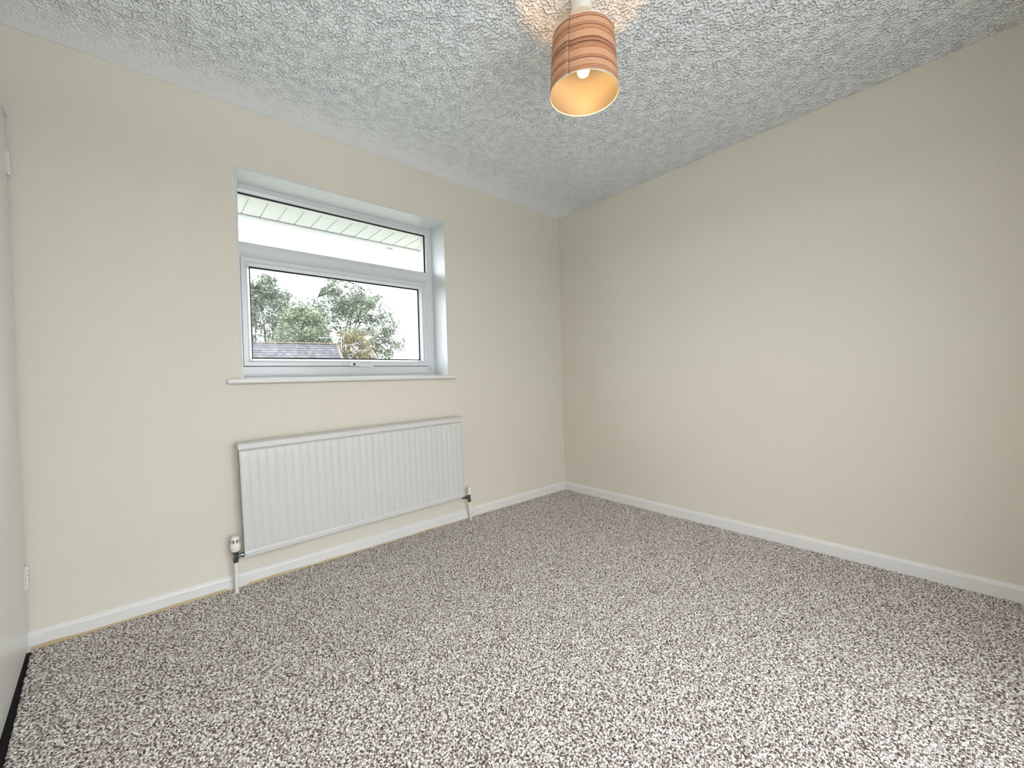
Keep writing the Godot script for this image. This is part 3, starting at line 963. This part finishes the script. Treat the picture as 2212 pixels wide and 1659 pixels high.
func neighbour_house() -> void:
	# local frame: x along the ridge (right end at 0), z down the slope that faces the window
	var root := base("house", Vector3(6.59, GROUND, -26.1))
	root.rotation.y = deg_to_rad(-9.0)
	tag(root, "neighbouring house with a weathered grey tiled roof", "house")
	var ridge := 3.62 - GROUND
	var L := 9.0
	var sl := deg_to_rad(30.0)
	var run := 4.2
	var down := Vector3(0, -sin(sl), cos(sl))
	var up := Vector3(0, cos(sl), sin(sl))
	var rng := RandomNumberGenerator.new()
	rng.seed = 8
	var roll := 0.205
	var gauge := 0.34
	var cols := int(L / roll)
	var rows := int(run / cos(sl) / gauge)
	for side in [1.0, -1.0]:
		var st := mb()
		for j in rows:
			for i in cols:
				var tone := rng.randf_range(0.055, 0.085)
				if rng.randf() < 0.12: tone += rng.randf_range(0.005, 0.028)
				var c := Color(tone, tone * 0.98, tone * 1.03)
				var sub := 4
				for s in sub:
					var pr := []
					for q in [[s, 0], [s + 1, 0], [s + 1, 1], [s, 1]]:
						var t: float = float(q[0]) / sub
						var lift := 0.022 * (0.5 - 0.5 * cos(TAU * t)) + (0.030 if q[1] == 1 else 0.004)
						var p: Vector3 = Vector3(-L + roll * (i + t), 0, 0) + down * (gauge * (j + q[1])) + up * lift
						p.z *= side
						pr.append(p + Vector3(0, ridge - 0.03, 0))
					var n := Vector3(0, up.y, up.z * side)
					st.set_color(c)
					quad(st, pr[0], pr[1], pr[2], pr[3], n)
					# the thick lower edge of the tile
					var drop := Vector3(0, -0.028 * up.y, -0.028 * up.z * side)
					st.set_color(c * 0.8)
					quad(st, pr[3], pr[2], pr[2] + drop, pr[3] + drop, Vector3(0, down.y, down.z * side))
		tag(put(st, "roof_tiles", mats.roof_tile, root), "weathered grey roof tiles with pale lichen spots", "", "", "stuff")
	var st2 := mb()
	var cap := PackedVector2Array()
	for k in 7:
		var a := PI * (0.12 + 0.76 * k / 6)
		cap.append(Vector2(0.13 * cos(a), 0.085 * sin(a) - 0.012))
	for k in range(0, 20):
		var x := -0.45 * (k + 1)
		extrude(st2, cap, Vector3(0, ridge + rng.randf_range(-0.006, 0.006), 0), Vector3(0, 0, 1), Vector3.UP, Vector3.RIGHT, x, x + 0.44)
	put(st2, "ridge_tiles", mats.ridge_tile, root)
	st2 = mb()
	var eave := ridge - run * tan(sl)
	var gable := PackedVector2Array([Vector2(-run + 0.35, 0), Vector2(run - 0.35, 0), Vector2(run - 0.35, eave + 0.12), Vector2(0, ridge - 0.12), Vector2(-run + 0.35, eave + 0.12)])
	extrude(st2, gable, Vector3.ZERO, Vector3(0, 0, 1), Vector3.UP, Vector3.RIGHT, -L + 0.15, -0.12)
	put(st2, "wall", mats.render_wall, root)
	st2 = mb()
	for s in [-1.0, 1.0]:
		var a := Vector3(-0.04, ridge - 0.05, 0)
		var b := a + Vector3(0, -run * tan(sl), run * s)
		quad(st2, a, b, b + Vector3(0, -0.16, 0), a + Vector3(0, -0.16, 0), Vector3(1, 0, 0))
		quad(st2, a - Vector3(0.04, 0, 0), b - Vector3(0.04, 0, 0), b + Vector3(-0.04, -0.16, 0), a + Vector3(-0.04, -0.16, 0), Vector3(-1, 0, 0))
		quad(st2, a, b, b - Vector3(0.04, 0, 0), a - Vector3(0.04, 0, 0), Vector3(0, 1, 0))
		quad(st2, a + Vector3(0, -0.16, 0), b + Vector3(0, -0.16, 0), b + Vector3(-0.04, -0.16, 0), a + Vector3(-0.04, -0.16, 0), Vector3(0, -1, 0))
	put(st2, "bargeboard", mats.bargeboard, root)

func aerials() -> void:
	# two television aerials on one pole each at the gable end
	for d in [[Vector3(6.74, 3.30, -26.02), 0.84, Vector3(5.46, 4.06, -26.44), 12, "long television aerial pointing left above the ridge"], [Vector3(6.98, 3.22, -25.90), 0.42, Vector3(7.80, 3.70, -25.66), 7, "short television aerial pointing right beside the gable"]]:
		var foot: Vector3 = d[0]
		var a := base("television_aerial", foot)
		tag(a, d[4], "aerial")
		var st := mb()
		tube(st, [Vector3.ZERO, Vector3(0, d[1], 0)], [0.022, 0.022], 8)
		put(st, "mast", mats.aerial_metal, a)
		st = mb()
		var head := Vector3(0, d[1] - 0.10, 0)
		var tip: Vector3 = d[2] - foot
		tube(st, [head - (tip - head).normalized() * 0.12, tip], [0.014, 0.014], 8)
		put(st, "boom", mats.aerial_metal, a)
		var dir := (tip - head).normalized()
		var across := dir.cross(Vector3.UP).normalized()
		st = mb()
		for k in d[3]:
			var p := head.lerp(tip, 0.12 + 0.86 * k / (d[3] - 1))
			var tilt := across * 0.12 + Vector3(0, 0.05, 0)
			tube(st, [p - tilt, p + tilt], [0.007, 0.007], 6)
		put(st, "elements", mats.aerial_metal, a)
		st = mb()
		for s in [-1.0, 1.0]:
			tube(st, [head - dir * 0.12, head - dir * 0.16 + Vector3(0, 0.16 * s, 0) + across * 0.10], [0.010, 0.008], 6)
			tube(st, [head - dir * 0.12, head - dir * 0.16 + Vector3(0, 0.16 * s, 0) - across * 0.10], [0.010, 0.008], 6)
		put(st, "reflector", mats.aerial_metal, a)

func tree(called: String, label: String, category: String, foot: Vector3, fork: float, mid: Vector3, rad: Vector3, limbs: int, tufts: int, per_tuft: int, pal: Array, leaf_size: float, seed_: int, girth: float) -> void:
	var rng := RandomNumberGenerator.new()
	rng.seed = seed_
	var root := base(called, foot)
	tag(root, label, category)
	var c := mid - foot
	var st := mb()
	var top := Vector3((c.x) * 0.25, fork - foot.y + GROUND, c.z * 0.25)
	tube(st, [Vector3(0, -0.1, 0), Vector3(0.06, top.y * 0.5, 0), top], [girth * 1.25, girth, girth * 0.85], 10)
	# limbs fan from the fork to the crown's shell; boughs and twigs leave them
	var ends := []
	var joints := []
	for k in limbs:
		var ang := TAU * (k * 0.618 + rng.randf_range(-0.05, 0.05))
		var lift := rng.randf_range(0.05, 1.0)
		var flat := sqrt(maxf(0.0, 1.0 - lift * lift * 0.9))
		var goal := c + Vector3(cos(ang) * flat * rad.x, (lift * 1.0 - 0.05) * rad.y, sin(ang) * flat * rad.z) * 0.9
		var path := [top]
		var radii := [girth * 0.6]
		var bend := Vector3(rng.randf_range(-0.4, 0.4), rng.randf_range(0.1, 0.7), rng.randf_range(-0.4, 0.4))
		for q in range(1, 7):
			var t := q / 6.0
			path.append(top.lerp(goal, t) + bend * sin(PI * t) + Vector3(rng.randf_range(-0.1, 0.1), rng.randf_range(-0.1, 0.1), rng.randf_range(-0.1, 0.1)))
			radii.append(maxf(0.018, girth * 0.6 * (1.0 - t * 0.9)))
		tube(st, path, radii, 7)
		for q in range(2, 7): joints.append([path[q], radii[q]])
	for m in tufts:
		# twigs end all through the outer part of the crown and spring from the nearest limb
		var dirv := Vector3(rng.randfn(), rng.randfn() + 0.12, rng.randfn()).normalized()
		if dirv.y < -0.8: dirv.y = -dirv.y
		var lump := 1.0 + 0.14 * sin(dirv.x * 5.0 + seed_) * cos(dirv.y * 4.0 + dirv.z * 5.0)
		var to := c + Vector3(dirv.x * rad.x, dirv.y * rad.y, dirv.z * rad.z) * pow(rng.randf_range(0.28, 1.0), 0.42) * lump
		var from: Vector3 = top
		var thick := 0.05
		var near := 1e9
		for q in joints:
			var d2: float = (q[0] as Vector3).distance_squared_to(to) + ((q[0] as Vector3) - c).length_squared() * 0.1
			if d2 < near:
				near = d2
				from = q[0]
				thick = q[1]
		var kink := from.lerp(to, 0.5) + Vector3(rng.randf_range(-0.15, 0.15), rng.randf_range(0.0, 0.3), rng.randf_range(-0.15, 0.15))
		tube(st, [from, kink, to], [minf(0.045, thick), 0.026, 0.012], 5)
		ends.append(to)
	put(st, "trunk", mats.bark, root)
	st = mb()
	# a sprig: two leaves bent along their ribs
	for s in [[Vector3(0, 0, 0), Vector3(0.55, 0.14, 0.12)], [Vector3(0.1, 0, 0), Vector3(-0.30, 0.22, 0.40)], [Vector3(0, 0, 0), Vector3(0.05, -0.10, -0.52)]]:
		var a: Vector3 = s[0]
		var b: Vector3 = s[0] + s[1]
		var sd: Vector3 = s[1].cross(Vector3.UP).normalized() * 0.20
		var m := a.lerp(b, 0.5)
		tri(st, a, m + sd + Vector3(0, 0.06, 0), b, Vector3.UP)
		tri(st, a, m - sd + Vector3(0, 0.06, 0), b, Vector3.UP)
	st.index()
	var sprig := st.commit()
	sprig.surface_set_material(0, mats.leaf)
	var mm := MultiMesh.new()
	mm.transform_format = MultiMesh.TRANSFORM_3D
	mm.use_colors = true
	mm.mesh = sprig
	mm.instance_count = ends.size() * per_tuft
	var n := 0
	for p in ends:
		var tone := rng.randf()
		for k in per_tuft:
			var q: Vector3 = p + Vector3(rng.randfn(), rng.randfn() * 0.75, rng.randfn()) * 0.30
			var b := Basis.from_euler(Vector3(rng.randf_range(-0.9, 0.9), rng.randf() * TAU, rng.randf_range(-0.9, 0.9))).scaled(Vector3.ONE * leaf_size * rng.randf_range(0.7, 1.4))
			mm.set_instance_transform(n, Transform3D(b, q))
			var t := clampf(tone * 0.7 + rng.randf() * 0.5, 0.0, 0.999) * 2.0
			var col: Color = pal[int(t)].lerp(pal[mini(int(t) + 1, 2)], t - int(t))
			mm.set_instance_color(n, col)
			n += 1
	var o := MultiMeshInstance3D.new()
	o.name = "foliage"
	o.multimesh = mm
	tag(o, "", "", "", "stuff")
	root.add_child(o, true)
